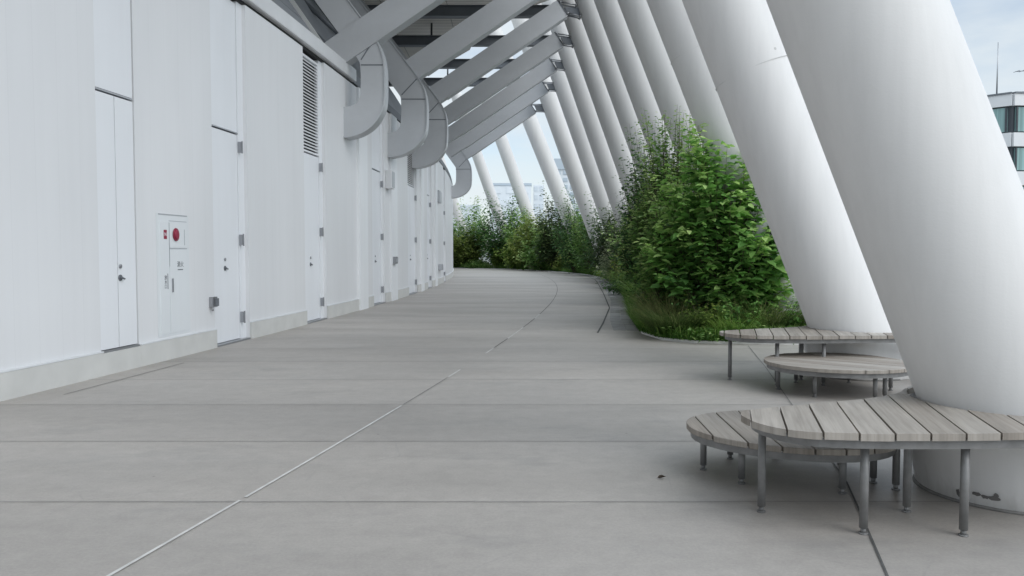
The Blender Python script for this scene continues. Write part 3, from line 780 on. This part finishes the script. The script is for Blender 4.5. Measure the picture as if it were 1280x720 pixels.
# ------------------------------------------------------------------ plants
def leaf_mesh(name, p, d, nrm, Ln, Wd, tone, mat, fold=.18, curl=.12):
    N = len(p); d = d/np.linalg.norm(d, axis=1, keepdims=True)
    s = np.cross(d, nrm); s /= (np.linalg.norm(s, axis=1, keepdims=True) + 1e-9); u = np.cross(s, d)
    Ln = Ln[:, None]; Wd = Wd[:, None]
    base = p; mid1 = p + d*Ln*.35 - u*Wd*fold*.0; mid2 = p + d*Ln*.7 - u*Ln*curl*.35
    l1 = p + d*Ln*.33 + s*Wd*.5 + u*Wd*fold; r1 = p + d*Ln*.33 - s*Wd*.5 + u*Wd*fold
    l2 = mid2 + s*Wd*.36 + u*Wd*fold*.8; r2 = mid2 - s*Wd*.36 + u*Wd*fold*.8
    tip = p + d*Ln - u*Ln*curl
    V = np.stack([base, mid1, mid2, tip, l1, r1, l2, r2], 1).reshape(-1, 3)
    q = np.array([[0,5,1,1],[0,1,4,4],[1,5,7,2],[1,2,6,4],[2,7,3,3],[2,3,6,6]])
    tris = np.array([[0,5,1],[0,1,4],[2,7,3],[2,3,6]]); quads = np.array([[1,5,7,2],[1,2,6,4]])
    off = (np.arange(N)*8)[:, None, None]
    T = (tris[None]+off).reshape(-1, 3); Q = (quads[None]+off).reshape(-1, 4)
    me = bpy.data.meshes.new(name); me.vertices.add(len(V)); me.vertices.foreach_set('co', V.ravel().astype(np.float32))
    loops = np.concatenate([T.ravel(), Q.ravel()]); me.loops.add(len(loops)); me.loops.foreach_set('vertex_index', loops.astype(np.int32))
    nT, nQ = len(T), len(Q); me.polygons.add(nT+nQ)
    st = np.concatenate([np.arange(nT)*3, nT*3 + np.arange(nQ)*4]); me.polygons.foreach_set('loop_start', st.astype(np.int32))
    me.update(calc_edges=True)
    tn = np.concatenate([np.repeat(tone, 4), np.repeat(tone, 2)]); a = me.attributes.new('tone', 'FLOAT', 'FACE'); a.data.foreach_set('value', tn.astype(np.float32))
    me.polygons.foreach_set('use_smooth', [True]*(nT+nQ))
    me.materials.append(mat); return me

def shrub(name, label, cat, loc, h, rad, mat, shoots=60, per=26, leaf=(.08, .045), seed=0, upright=.5, group=None, tiers=1, sq=(1, 1), top=1.0, droop=.35, start=.3, lean=(0, 0)):
    g = np.random.default_rng(seed); e = empty(name, (*loc, .03)); tag(e, label, cat, group)
    # shoot tips spread through the shell of an uneven crown, with a few leaders above it
    az = g.uniform(0, 2*np.pi, shoots); cz_ = g.uniform(-.85, 1, shoots); fr_ = g.uniform(.55, 1.0, shoots)**.6
    lump = 1 + .22*np.sin(3*az + seed + 2*cz_) + .18*np.sin(5*az + 7*cz_ + seed*.7)
    rr_ = np.sqrt(1 - cz_**2*.9)*fr_*lump
    er = rad*rr_; ez = h*(.52 + .46*cz_*fr_); lead = g.random(shoots) < (.35 if seed == 12 else .10 if seed < 14 else .05)
    ez = np.where(lead, h*g.uniform(.93, 1.08, shoots), np.maximum(ez, .10*h)); er = np.where(lead, er*.75, er)
    end = np.stack([er*np.cos(az)*sq[0] + lean[0]*ez, er*np.sin(az)*sq[1] + lean[1]*ez, ez], 1)
    b0 = np.stack([.12*rad*np.cos(az)*g.random(shoots), .12*rad*np.sin(az)*g.random(shoots), np.zeros(shoots)], 1)
    ctl = b0*.5 + end*np.array([.45, .45, .55]) + g.normal(0, .06*rad, (shoots, 3))
    t = start + (1-start)*((np.arange(per)+.5)/per)**.55
    T = t[None, :, None] + g.uniform(-.01, .01, (shoots, per, 1))
    p = (1-T)**2*b0[:, None] + 2*T*(1-T)*ctl[:, None] + T**2*end[:, None]
    tg = 2*(1-T)*(ctl-b0)[:, None] + 2*T*(end-ctl)[:, None]; tg = tg/np.linalg.norm(tg, axis=2, keepdims=True)
    spread = (.10*(1-T) + (.055 if seed < 14 else .075))*rad*g.normal(0, 1, p.shape); spread[..., 2] *= .75
    p = p + spread
    ph = (np.arange(per)*2.4)[None, :] + g.uniform(0, 6.28, (shoots, 1))
    out = np.stack([np.cos(ph), np.sin(ph), np.zeros_like(ph)], 2)
    dd = tg*.35 + out*.9 + np.array([0, 0, -droop]) + g.normal(0, .22, p.shape)
    nn = np.array([0, 0, 1.0]) + out*.25 + g.normal(0, .3, p.shape)
    young = np.clip((T[..., 0]-.8)/.2, 0, 1)
    Ln = leaf[0]*g.uniform(.7, 1.15, (shoots, per))*(1-.45*young); Wd = Ln*leaf[1]/leaf[0]
    clump = g.uniform(-.26, .26, (shoots, 1))
    outer = np.clip(np.hypot(p[..., 0], p[..., 1])/(rad*1.05), 0, 1.2)**2 * .5 + np.clip(p[..., 2]/h, 0, 1.1)**2*.5  # top light and inner crown shade painted into leaf tone: paler outward and upward
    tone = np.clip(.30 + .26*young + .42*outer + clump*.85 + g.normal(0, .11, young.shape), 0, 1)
    keep = p[..., 2].ravel() > .02
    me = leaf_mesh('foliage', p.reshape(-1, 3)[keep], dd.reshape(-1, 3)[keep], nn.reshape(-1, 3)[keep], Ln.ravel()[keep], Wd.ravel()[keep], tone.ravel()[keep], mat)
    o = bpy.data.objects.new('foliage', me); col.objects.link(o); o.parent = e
    st = MB()
    for i in range(shoots):
        pr = b0[i]; r = .006 + .006*h/3
        for tt in (.25, .5, .75, 1.0):
            q = (1-tt)**2*b0[i] + 2*tt*(1-tt)*ctl[i] + tt**2*end[i]
            st.tube(pr, q, r*(1.15-tt+.25), r*(1.15-tt), 4, True, False); pr = q
    st.build('stems', M['stem'], e, fixn=False)
    return e

def blades(name, pts, hts, width, mat, seed, arch=.5, tone_mu=.45, splay=.4, centre=None):
    g = np.random.default_rng(seed); N = len(pts); az = g.uniform(0, 2*np.pi, N)
    if centre is not None:
        v = pts[:, :2] - centre; az = np.arctan2(v[:, 1], v[:, 0]) + g.normal(0, .7, N)
    dirv = np.stack([np.cos(az), np.sin(az), np.zeros(N)], 1); side = np.stack([-np.sin(az), np.cos(az), np.zeros(N)], 1)
    ar = np.clip(g.normal(arch, .2, N), .05, 1.1)[:, None]; H_ = hts[:, None]; wd = (width*g.uniform(.6, 1.2, N))[:, None]
    rows = []
    for k, (f, wf) in enumerate(((0, .8), (.4, 1), (.75, .75), (1.0, .12))):
        c = pts + dirv*H_*(splay*f + ar*f*f*.7) + np.array([0, 0, 1.0])*H_*(f - .42*ar*f*f)
        rows += [c - side*wd*wf*.5, c + side*wd*wf*.5]
    V = np.stack(rows, 1).reshape(-1, 3); q = np.array([[0,1,3,2],[2,3,5,4],[4,5,7,6]])
    F = (q[None] + (np.arange(N)*8)[:, None, None]).reshape(-1, 4)
    me = bpy.data.meshes.new(name); me.vertices.add(len(V)); me.vertices.foreach_set('co', V.ravel().astype(np.float32))
    me.loops.add(F.size); me.loops.foreach_set('vertex_index', F.ravel().astype(np.int32)); me.polygons.add(len(F))
    me.polygons.foreach_set('loop_start', (np.arange(len(F))*4).astype(np.int32)); me.update(calc_edges=True)
    tone = np.clip(g.normal(tone_mu, .2, N), 0, 1); tn = np.stack([tone*.5, tone, np.clip(tone*1.25, 0, 1)], 1).ravel()
    a = me.attributes.new('tone', 'FLOAT', 'FACE'); a.data.foreach_set('value', tn.astype(np.float32))
    me.polygons.foreach_set('use_smooth', [True]*len(F)); me.materials.append(mat)
    o = bpy.data.objects.new(name, me); col.objects.link(o); return o
def tuft(label, loc, h, rad, mat, n=420, seed=0, width=.008, arch=.55, splay=.35, tone=.45):
    g = np.random.default_rng(seed); r = rad*.45*np.sqrt(g.random(n)); a = g.uniform(0, 6.28, n)
    pts = np.stack([r*np.cos(a), r*np.sin(a), np.zeros(n)], 1)
    o = blades('ornamental_grass', pts, h*g.uniform(.55, 1.05, n), width, mat, seed+1, arch, tone, splay, np.zeros(2)); o.location = (*loc, .04)
    tag(o, label, 'grass clump', 'ornamental grass clumps along the bed'); return o

GS = 'shrubs in the planting bed'
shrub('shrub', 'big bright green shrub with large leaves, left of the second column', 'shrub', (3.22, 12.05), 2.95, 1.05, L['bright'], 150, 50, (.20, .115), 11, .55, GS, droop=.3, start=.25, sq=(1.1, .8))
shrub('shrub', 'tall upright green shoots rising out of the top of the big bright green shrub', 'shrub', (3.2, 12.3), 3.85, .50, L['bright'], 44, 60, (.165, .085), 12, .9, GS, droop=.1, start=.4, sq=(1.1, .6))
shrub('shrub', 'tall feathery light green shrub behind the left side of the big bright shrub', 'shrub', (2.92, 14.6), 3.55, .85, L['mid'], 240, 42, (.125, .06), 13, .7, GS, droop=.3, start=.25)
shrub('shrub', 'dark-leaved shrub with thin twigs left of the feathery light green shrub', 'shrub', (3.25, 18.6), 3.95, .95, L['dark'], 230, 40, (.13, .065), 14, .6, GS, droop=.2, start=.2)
shrub('shrub', 'loose mid green shrub at the left flank of the big bright shrub', 'shrub', (2.72, 13.1), 2.3, .72, L['mid'], 150, 36, (.14, .075), 15, .4, GS, start=.15)
shrub('shrub', 'dark green shrub filling the shade under the big bright shrub', 'shrub', (3.5, 12.6), 1.5, 1.2, L['dark'], 110, 30, (.10, .055), 16, .5, GS, start=.1)
shrub('shrub', 'low bright leafy plant at the foot of the second column behind the far bench', 'plant', (4.2, 11.5), .8, .36, L['bright'], 30, 16, (.09, .06), 17, .5, GS, start=.2)
shrub('shrub', 'low lime green plant between the two bronze grass clumps', 'plant', (2.78, 11.4), .55, .38, L['yellow'], 34, 16, (.09, .045), 18, .5, GS, start=.15)
shrub('shrub', 'dark rounded bush bulging over the paver strip', 'bush', (3.15, 16.2), 1.35, .75, L['dark'], 110, 30, (.075, .036), 19, .3, GS, start=.1)
shrub('shrub', 'green grassy-leaved bush beside the dark rounded bush', 'bush', (3.35, 19.3), 1.35, .8, L['mid'], 90, 30, (.13, .028), 20, .3, GS, start=.1)
shrub('shrub', 'cream variegated shrub with pale feathery leaves along the walk', 'shrub', (4.0, 28.0), 2.2, 1.1, L['pale'], 130, 40, (.13, .045), 21, .4, GS, droop=.3, start=.12)
shrub('shrub', 'dark bronze shrub behind the cream variegated shrub', 'shrub', (4.6, 31.0), 3.3, 1.0, L['purple'], 90, 34, (.14, .07), 22, .6, GS, start=.2)
shrub('shrub', 'leafy green shrub standing behind the dark-leaved twiggy shrub', 'shrub', (4.0, 22.5), 3.4, 1.0, L['mid'], 100, 34, (.13, .065), 23, .6, GS, start=.2)
shrub('shrub', 'small olive leafy plant at the bed edge just beyond the corner grass clump', 'plant', (2.5, 13.1), .85, .45, L['olive'], 44, 20, (.08, .04), 24, .5, GS, start=.12)
shrub('shrub', 'low fresh green plant in front of the big bright shrub, close to the bed edging', 'plant', (3.25, 11.35), .6, .42, L['bright'], 40, 18, (.09, .05), 25, .5, GS, start=.12)
shrub('shrub', 'small pale plant beside the paver strip, before the dark rounded bush', 'plant', (2.6, 14.9), .7, .42, L['pale'], 40, 18, (.08, .03), 26, .5, GS, start=.12)
g0 = np.random.default_rng(3)
kinds = ['mid', 'dark', 'olive', 'mid', 'pale', 'dark', 'mid', 'yellow', 'mid', 'purple']
desc = {'pale': 'pale grey-green', 'yellow': 'yellowish green', 'purple': 'bronze green', 'mid': 'mid green', 'dark': 'dark green', 'olive': 'olive green', 'bright': 'bright green'}
far = [p for p in bed_line(1.9) if p[1] > 19]
nth = ['first', 'second', 'third', 'fourth', 'fifth', 'sixth', 'seventh', 'eighth', 'ninth', 'tenth', 'eleventh', 'twelfth', 'thirteenth', 'fourteenth', 'fifteenth', 'sixteenth', 'seventeenth', 'eighteenth', 'nineteenth', 'twentieth',
       'twenty-first', 'twenty-second', 'twenty-third', 'twenty-fourth', 'twenty-fifth', 'twenty-sixth', 'twenty-seventh', 'twenty-eighth', 'twenty-ninth', 'thirtieth', 'thirty-first', 'thirty-second', 'thirty-third', 'thirty-fourth', 'thirty-fifth', 'thirty-sixth', 'thirty-seventh', 'thirty-eighth', 'thirty-ninth', 'fortieth', 'forty-first', 'forty-second', 'forty-third', 'forty-fourth', 'forty-fifth']
for i, (x, y) in enumerate(far):
    if x < -14: continue
    t = kinds[i % len(kinds)]; hh = float(g0.choice([.5, .7, .9, 1.2, 1.9]))*float(g0.uniform(.9, 1.1))*(1 + max(0, y-38)*.012)
    a = Vector(far[max(i-1, 0)]); b = Vector(far[min(i+1, len(far)-1)]); tt = (b-a).normalized(); nn = Vector((tt.y, -tt.x))
    q = Vector((x, y)) + nn*.8
    shrub('shrub', '%s bush in the low row edging the far walk, %s from the near end' % (desc[t], nth[i]), 'bush', (q.x, q.y), hh, 1.2, L[t], 84, 28, (.21, .105) if y > 40 else (.16, .08), 100+i, .3, 'low bushes edging the far walk', start=.08)
tall = [  # x, y, height, radius, kind, label
 (4.75, 27.0, 3.0, 1.28, 'mid', 'green shrub in front of the sixth column'),
 (4.55, 33.5, 3.5, 1.41, 'purple', 'bronze twiggy shrub in front of the seventh column'),
 (4.65, 37.0, 3.9, 1.60, 'dark', 'dark evergreen shrub in front of the eighth column'),
 (4.45, 42.0, 4.5, 1.73, 'mid', 'tall green shrub in front of the tenth column'),
 (5.3, 45.0, 4.2, 1.92, 'dark', 'dense dark shrub behind the ninth column foot'),
 (3.75, 46.5, 4.7, 1.60, 'dark', 'dark branching tree in front of the eleventh column'),
 (2.95, 51.5, 5.4, 1.66, 'purple', 'thin bronze tree left of the eleventh column'),
 (2.5, 53.0, 3.0, 1.92, 'mid', 'leafy bush right of the olive shrub under the twelfth column'),
 (1.75, 55.0, 3.9, 1.92, 'olive', 'olive green shrub below the twelfth column'),
 (.7, 58.5, 4.4, 1.66, 'mid', 'mid green tree left of the twelfth column'),
 (-.7, 60.5, 5.6, 2.43, 'dark', 'round dark green tree right of the thirteenth column'),
 (1.0, 57.8, 2.6, 1.79, 'yellow', 'yellowish bush in front of the round dark tree'),
 (-3.5, 63.5, 5.4, 1.92, 'mid', 'slender green tree just right of the building end'),
 (-3.9, 62.5, 3.3, 2.05, 'olive', 'yellow-green shrub at the foot of the slender tree by the building end'),
 (-6.0, 65.5, 4.4, 2.30, 'dark', 'dark shrub partly behind the building end'),
]
for i, (x, y, h_, r_, kd, lab) in enumerate(tall):
    nm = 'tree' if h_ > 4.4 else 'shrub'
    e = shrub(nm, lab, 'tree' if h_ > 4.4 else 'shrub', (x, y), h_, r_, L[kd], 130, 38, (.27, .15) if y > 48 else (.19, .10), 300+i, .45, 'taller shrubs and trees by the far columns', start=.22)
# ornamental grass
tuft('rounded bronze grass clump at the corner of the bed, nearest the pavers', (2.42, 11.65), .58, .75, L['straw'], 1500, 41, .007, .7, .55, .4)
tuft('straw-tipped grass clump just behind the corner clump', (2.45, 12.35), .75, .6, L['straw'], 700, 42, .007, .55, .4, .75)
tuft('wide bronze and straw grass clump left of the second column', (3.72, 11.75), .72, .85, L['straw'], 1100, 43, .008, .6, .5, .55)
tuft('green grass clump against the paver strip', (2.6, 14.0), .6, .6, L['grass'], 700, 44, .009, .7, .5, .5)
tuft('green arching grass clump farther along the paver strip', (3.05, 16.6), .85, .7, L['grass'], 800, 45, .011, .7, .5, .6)
tuft('pale green grass clump before the cream shrub', (3.6, 21.3), .9, .8, L['grass'], 700, 46, .014, .7, .5, .65)
tuft('yellow-green grass clump beyond the cream shrub', (4.05, 26.5), .8, 1.0, L['grass'], 700, 47, .018, .7, .5, .8)
tuft('yellow-green grass clump at the bend of the walk', (4.5, 31.0), .8, 1.1, L['grass'], 700, 48, .02, .7, .5, .8)
tuft('light green upright grass clump in front of the big shrub, left of the far bench', (3.1, 11.2), .5, .55, L['grass'], 600, 51, .008, .6, .45, .7)
tuft('pale green grass clump half hidden behind the far tall bench', (4.6, 11.15), .5, .7, L['grass'], 600, 52, .008, .6, .5, .65)
# short grass edging: uncountable
g1 = np.random.default_rng(9); pts = []
edge_full = [(6.6, 10.82), (3.9, 10.8)] + BED
for a, b in zip(edge_full[:-1], edge_full[1:]):
    a = Vector(a); b = Vector(b); ln = (b-a).length; t = (b-a).normalized(); n_ = Vector((t.y, -t.x))
    m_ = int(ln*(1300 if a.y < 13 else 600 if a.y < 22 else 200))
    for _ in range(m_):
        o_ = -.07 + abs(g1.normal(0, .5)); q = a + t*ln*g1.random() + n_*o_
        pts.append((q.x, q.y, .03))
pts = np.array(pts); dist = pts[:, 1]
ht = g1.uniform(.09, .30, len(pts))*(1 + np.clip(dist-18, 0, 40)*.02)
o = blades('grass', pts, ht, .009, L['grass'], 10, .6, .5, .45); tag(o, 'short green grass and ground cover along the bed edge', 'grass', kind='stuff')
# leafy ground cover: uncountable
N = 9000; a = g1.random(N); xs = np.where(a < .7, g1.uniform(2.0, 6.2, N), g1.uniform(2.6, 5, N)); ys = np.where(a < .7, g1.uniform(10.72, 12.6, N), g1.uniform(12.6, 24, N))
bx = np.interp(ys, [p[1] for p in BED[:11]], [p[0] for p in BED[:11]]); ok = (xs > bx - .10)
xs, ys = xs[ok], ys[ok]; n_ = len(xs); p = np.stack([xs, ys, g1.uniform(.05, .22, n_)], 1); dv = g1.normal(0, 1, (n_, 3)); dv[:, 2] = dv[:, 2]*.3 - .1
me = leaf_mesh('ground_cover', p, dv, np.array([0, 0, 1.0]) + g1.normal(0, .35, (n_, 3)), g1.uniform(.04, .08, n_), g1.uniform(.022, .04, n_), np.clip(g1.normal(.45, .2, n_), 0, 1), L['mid'])
o = bpy.data.objects.new('ground_cover', me); col.objects.link(o); tag(o, 'low leafy ground cover in the front of the planting bed', 'ground cover', kind='stuff')
# dark low floodlight box in the shade beside the second column
e = empty('floodlight', (3.85, 12.0, .05)); tag(e, 'dark flat floodlight box in the shade under the big shrub beside the second column', 'floodlight')
m = MB(); m.box(3.60, 4.16, 11.92, 12.25, .70, .84); P(m, 'housing', M['steel_dark'], e, bevel=.01)
m = MB(); m.box(3.63, 4.0, 11.905, 11.918, .80, .815); P(m, 'trim_strip', M['grey_box'], e)
m = MB(); m.tube((3.85, 12.1, .03), (3.85, 12.1, .70), .03, n=10); P(m, 'post', M['steel_dark'], e)

# ------------------------------------------------------------------ city beyond
def glass_mat():
    t = NT('teal_glass'); p = t.pos(); x, y, z = t.sep(p)
    fold = t.ramp(t.noise(t.mapping(p, (5, 5, .05)), 1.0, 3), [(.3, .55), (.7, 1.1)])
    c = t.mix((.27, .42, .41), fold, 1.0, 'MULTIPLY'); t.color(c); t.rough(.12); return t.m
M['glass'] = glass_mat()
M['mullion'] = plain('mullion_dark', (.05, .06, .07), .4)
M['band'] = plain('facade_panel_pale', (.74, .745, .75), .5, 0, .08, .4)
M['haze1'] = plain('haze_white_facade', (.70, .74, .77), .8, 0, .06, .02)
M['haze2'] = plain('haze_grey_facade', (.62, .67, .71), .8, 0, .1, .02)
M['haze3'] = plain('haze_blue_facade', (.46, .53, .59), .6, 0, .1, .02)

OB = empty('office_building', (37, 60, 0)); tag(OB, 'pale office building with dark-framed teal windows at the right edge', 'building')
# plan: corner nearest at (37.1,60); left face runs back-left, right face runs right
C = Vector((37.2, 60)); A = Vector((34.0, 63.6)); D_ = Vector((60, 61.6))
ft = 12.98; fh = 2.87
def face_boxes(p, q, z0, z1, out, depth, mb):
    t = (q-p).normalized(); n_ = Vector((t.y, -t.x)); 
    if n_.y > 0: n_ = -n_
    a = p + n_*out; b = q + n_*out; c = q + n_*(out-depth); d = p + n_*(out-depth)
    mb.prism_z([tuple(a), tuple(b), tuple(c), tuple(d)], z0, z1)
body = MB(); body.prism_z([tuple(A), tuple(C), tuple(D_), (60, 80), (34, 80)], -.3, ft-.1)
P(body, 'core', M['mullion'], OB)
P(MB().box(33.7, 33.98, 63.75, 80, -.3, ft), 'side_wall', M['band'], OB)
bd = MB()
for i in range(5):
    zt = ft - i*fh
    for p_, q_ in ((A, C), (C, D_)): face_boxes(p_, q_, zt-1.02 if i else zt-.88, zt, .25, .24, bd)
P(bd, 'facade_band', M['band'], OB)
pp = MB()
for p_, q_ in ((A, C), (C, D_)): face_boxes(p_, q_, ft, ft+.12, .32, .4, pp)
P(pp, 'parapet_cap', M['steel'], OB)
for i in range(4):
    zt = ft - .88 - i*fh - (.14 if i else 0); zb = ft - (i+1)*fh + .0
    for p_, q_, nb in ((A, C, 1), (C, D_, 7)):
        t = (q_-p_); 
        for j in range(nb):
            a = p_ + t*((j+.06)/nb); b = p_ + t*((j+.94)/nb)
            w_ = MB(); face_boxes(a, b, zb+.10, zt-.10, .12, .11, w_); wo = P(w_, 'window', M['glass'], OB)
            tn_ = t.normalized(); mid = (a+b)/2
            for q0, q1 in ((a, a + tn_*.13), (mid, mid + tn_*.08), (b - tn_*.13, b)):
                m_ = MB(); face_boxes(q0, q1, zb+.10, zt-.10, .20, .07, m_); P(m_, 'mullion', M['mullion'], wo)
an = MB(); an.tube((37.2, 62, ft-.2), (37.2, 62, ft+4.3), .06, .03, 8); P(an, 'lightning_rod', M['hinge'], OB)
an = MB(); an.tube((40.1, 62.5, ft-.2), (40.1, 62.5, ft+2.4), .05, n=8); an.tube((38.9, 62.5, ft+2.2), (41.4, 62.5, ft+2.4), .03, n=6)
for k in range(6): an.tube((39.0+k*.42, 62.1, ft+2.22+k*.03), (39.0+k*.42, 62.9, ft+2.22+k*.03), .02, n=5)
P(an, 'antenna', M['hinge'], OB)
dm = MB(); dm.tube((40.2, 63.2, ft), (40.2, 63.2, ft+.7), .5, .45, 16); dm.tube((40.2, 63.2, ft+.7), (40.2, 63.2, ft+.95), .45, .15, 16); P(dm, 'roof_dome', M['band'], OB)

def far_block(label, x0, x1, y, z1, mat, rows, cols_, wmat, cap=None):
    e = empty('city_building', ((x0+x1)/2, y, 0)); tag(e, label, 'building', 'hazy city buildings on the horizon')
    m = MB(); m.box(x0, x1, y, y+(x1-x0)*.6, -.3, z1); P(m, 'walls', mat, e)
    if cap: m = MB(); m.box(x0-.3, x1+.3, y-.4, y+(x1-x0)*.6, z1, z1+cap); P(m, 'roof', M['haze3'], e)
    dx = (x1-x0)/cols_; dz = z1/rows
    for r in range(rows):
        if (r+1)*dz < y*.045: continue
        m = MB()
        for c in range(cols_): m.box(x0+dx*(c+.2), x0+dx*(c+.8), y-.25, y+.1, r*dz+dz*.3, r*dz+dz*.85)
        P(m, 'window_row', wmat, e)
    return e
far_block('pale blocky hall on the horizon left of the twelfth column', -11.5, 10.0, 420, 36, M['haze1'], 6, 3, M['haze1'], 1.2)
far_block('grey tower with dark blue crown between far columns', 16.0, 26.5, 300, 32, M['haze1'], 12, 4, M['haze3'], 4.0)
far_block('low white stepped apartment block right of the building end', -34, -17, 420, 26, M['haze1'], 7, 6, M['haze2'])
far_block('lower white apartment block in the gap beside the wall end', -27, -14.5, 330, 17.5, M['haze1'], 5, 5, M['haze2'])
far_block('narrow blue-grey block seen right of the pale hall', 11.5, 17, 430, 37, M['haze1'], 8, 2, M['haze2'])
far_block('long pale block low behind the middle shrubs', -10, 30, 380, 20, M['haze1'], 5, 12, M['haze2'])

# a dead leaf on the paving
m = MB(); lf = [(-.022, 0), (-.010, .012), (.006, .014), (.020, .004), (.026, -.003), (.012, -.010), (-.008, -.011)]
m.add([(.823 + x, 4.36 + y, .006 + abs(y)*.9 + .25*abs(x)*(x > 0)) for x, y in lf] + [(.823, 4.361, .0055)], [(i, (i+1) % 7, 7) for i in range(7)])
tag(m.build('dead_leaf', plain('dead_leaf_brown', (.05, .035, .022), .8)), 'small dark dead leaf lying alone on the paving left of the near low bench', 'leaf')
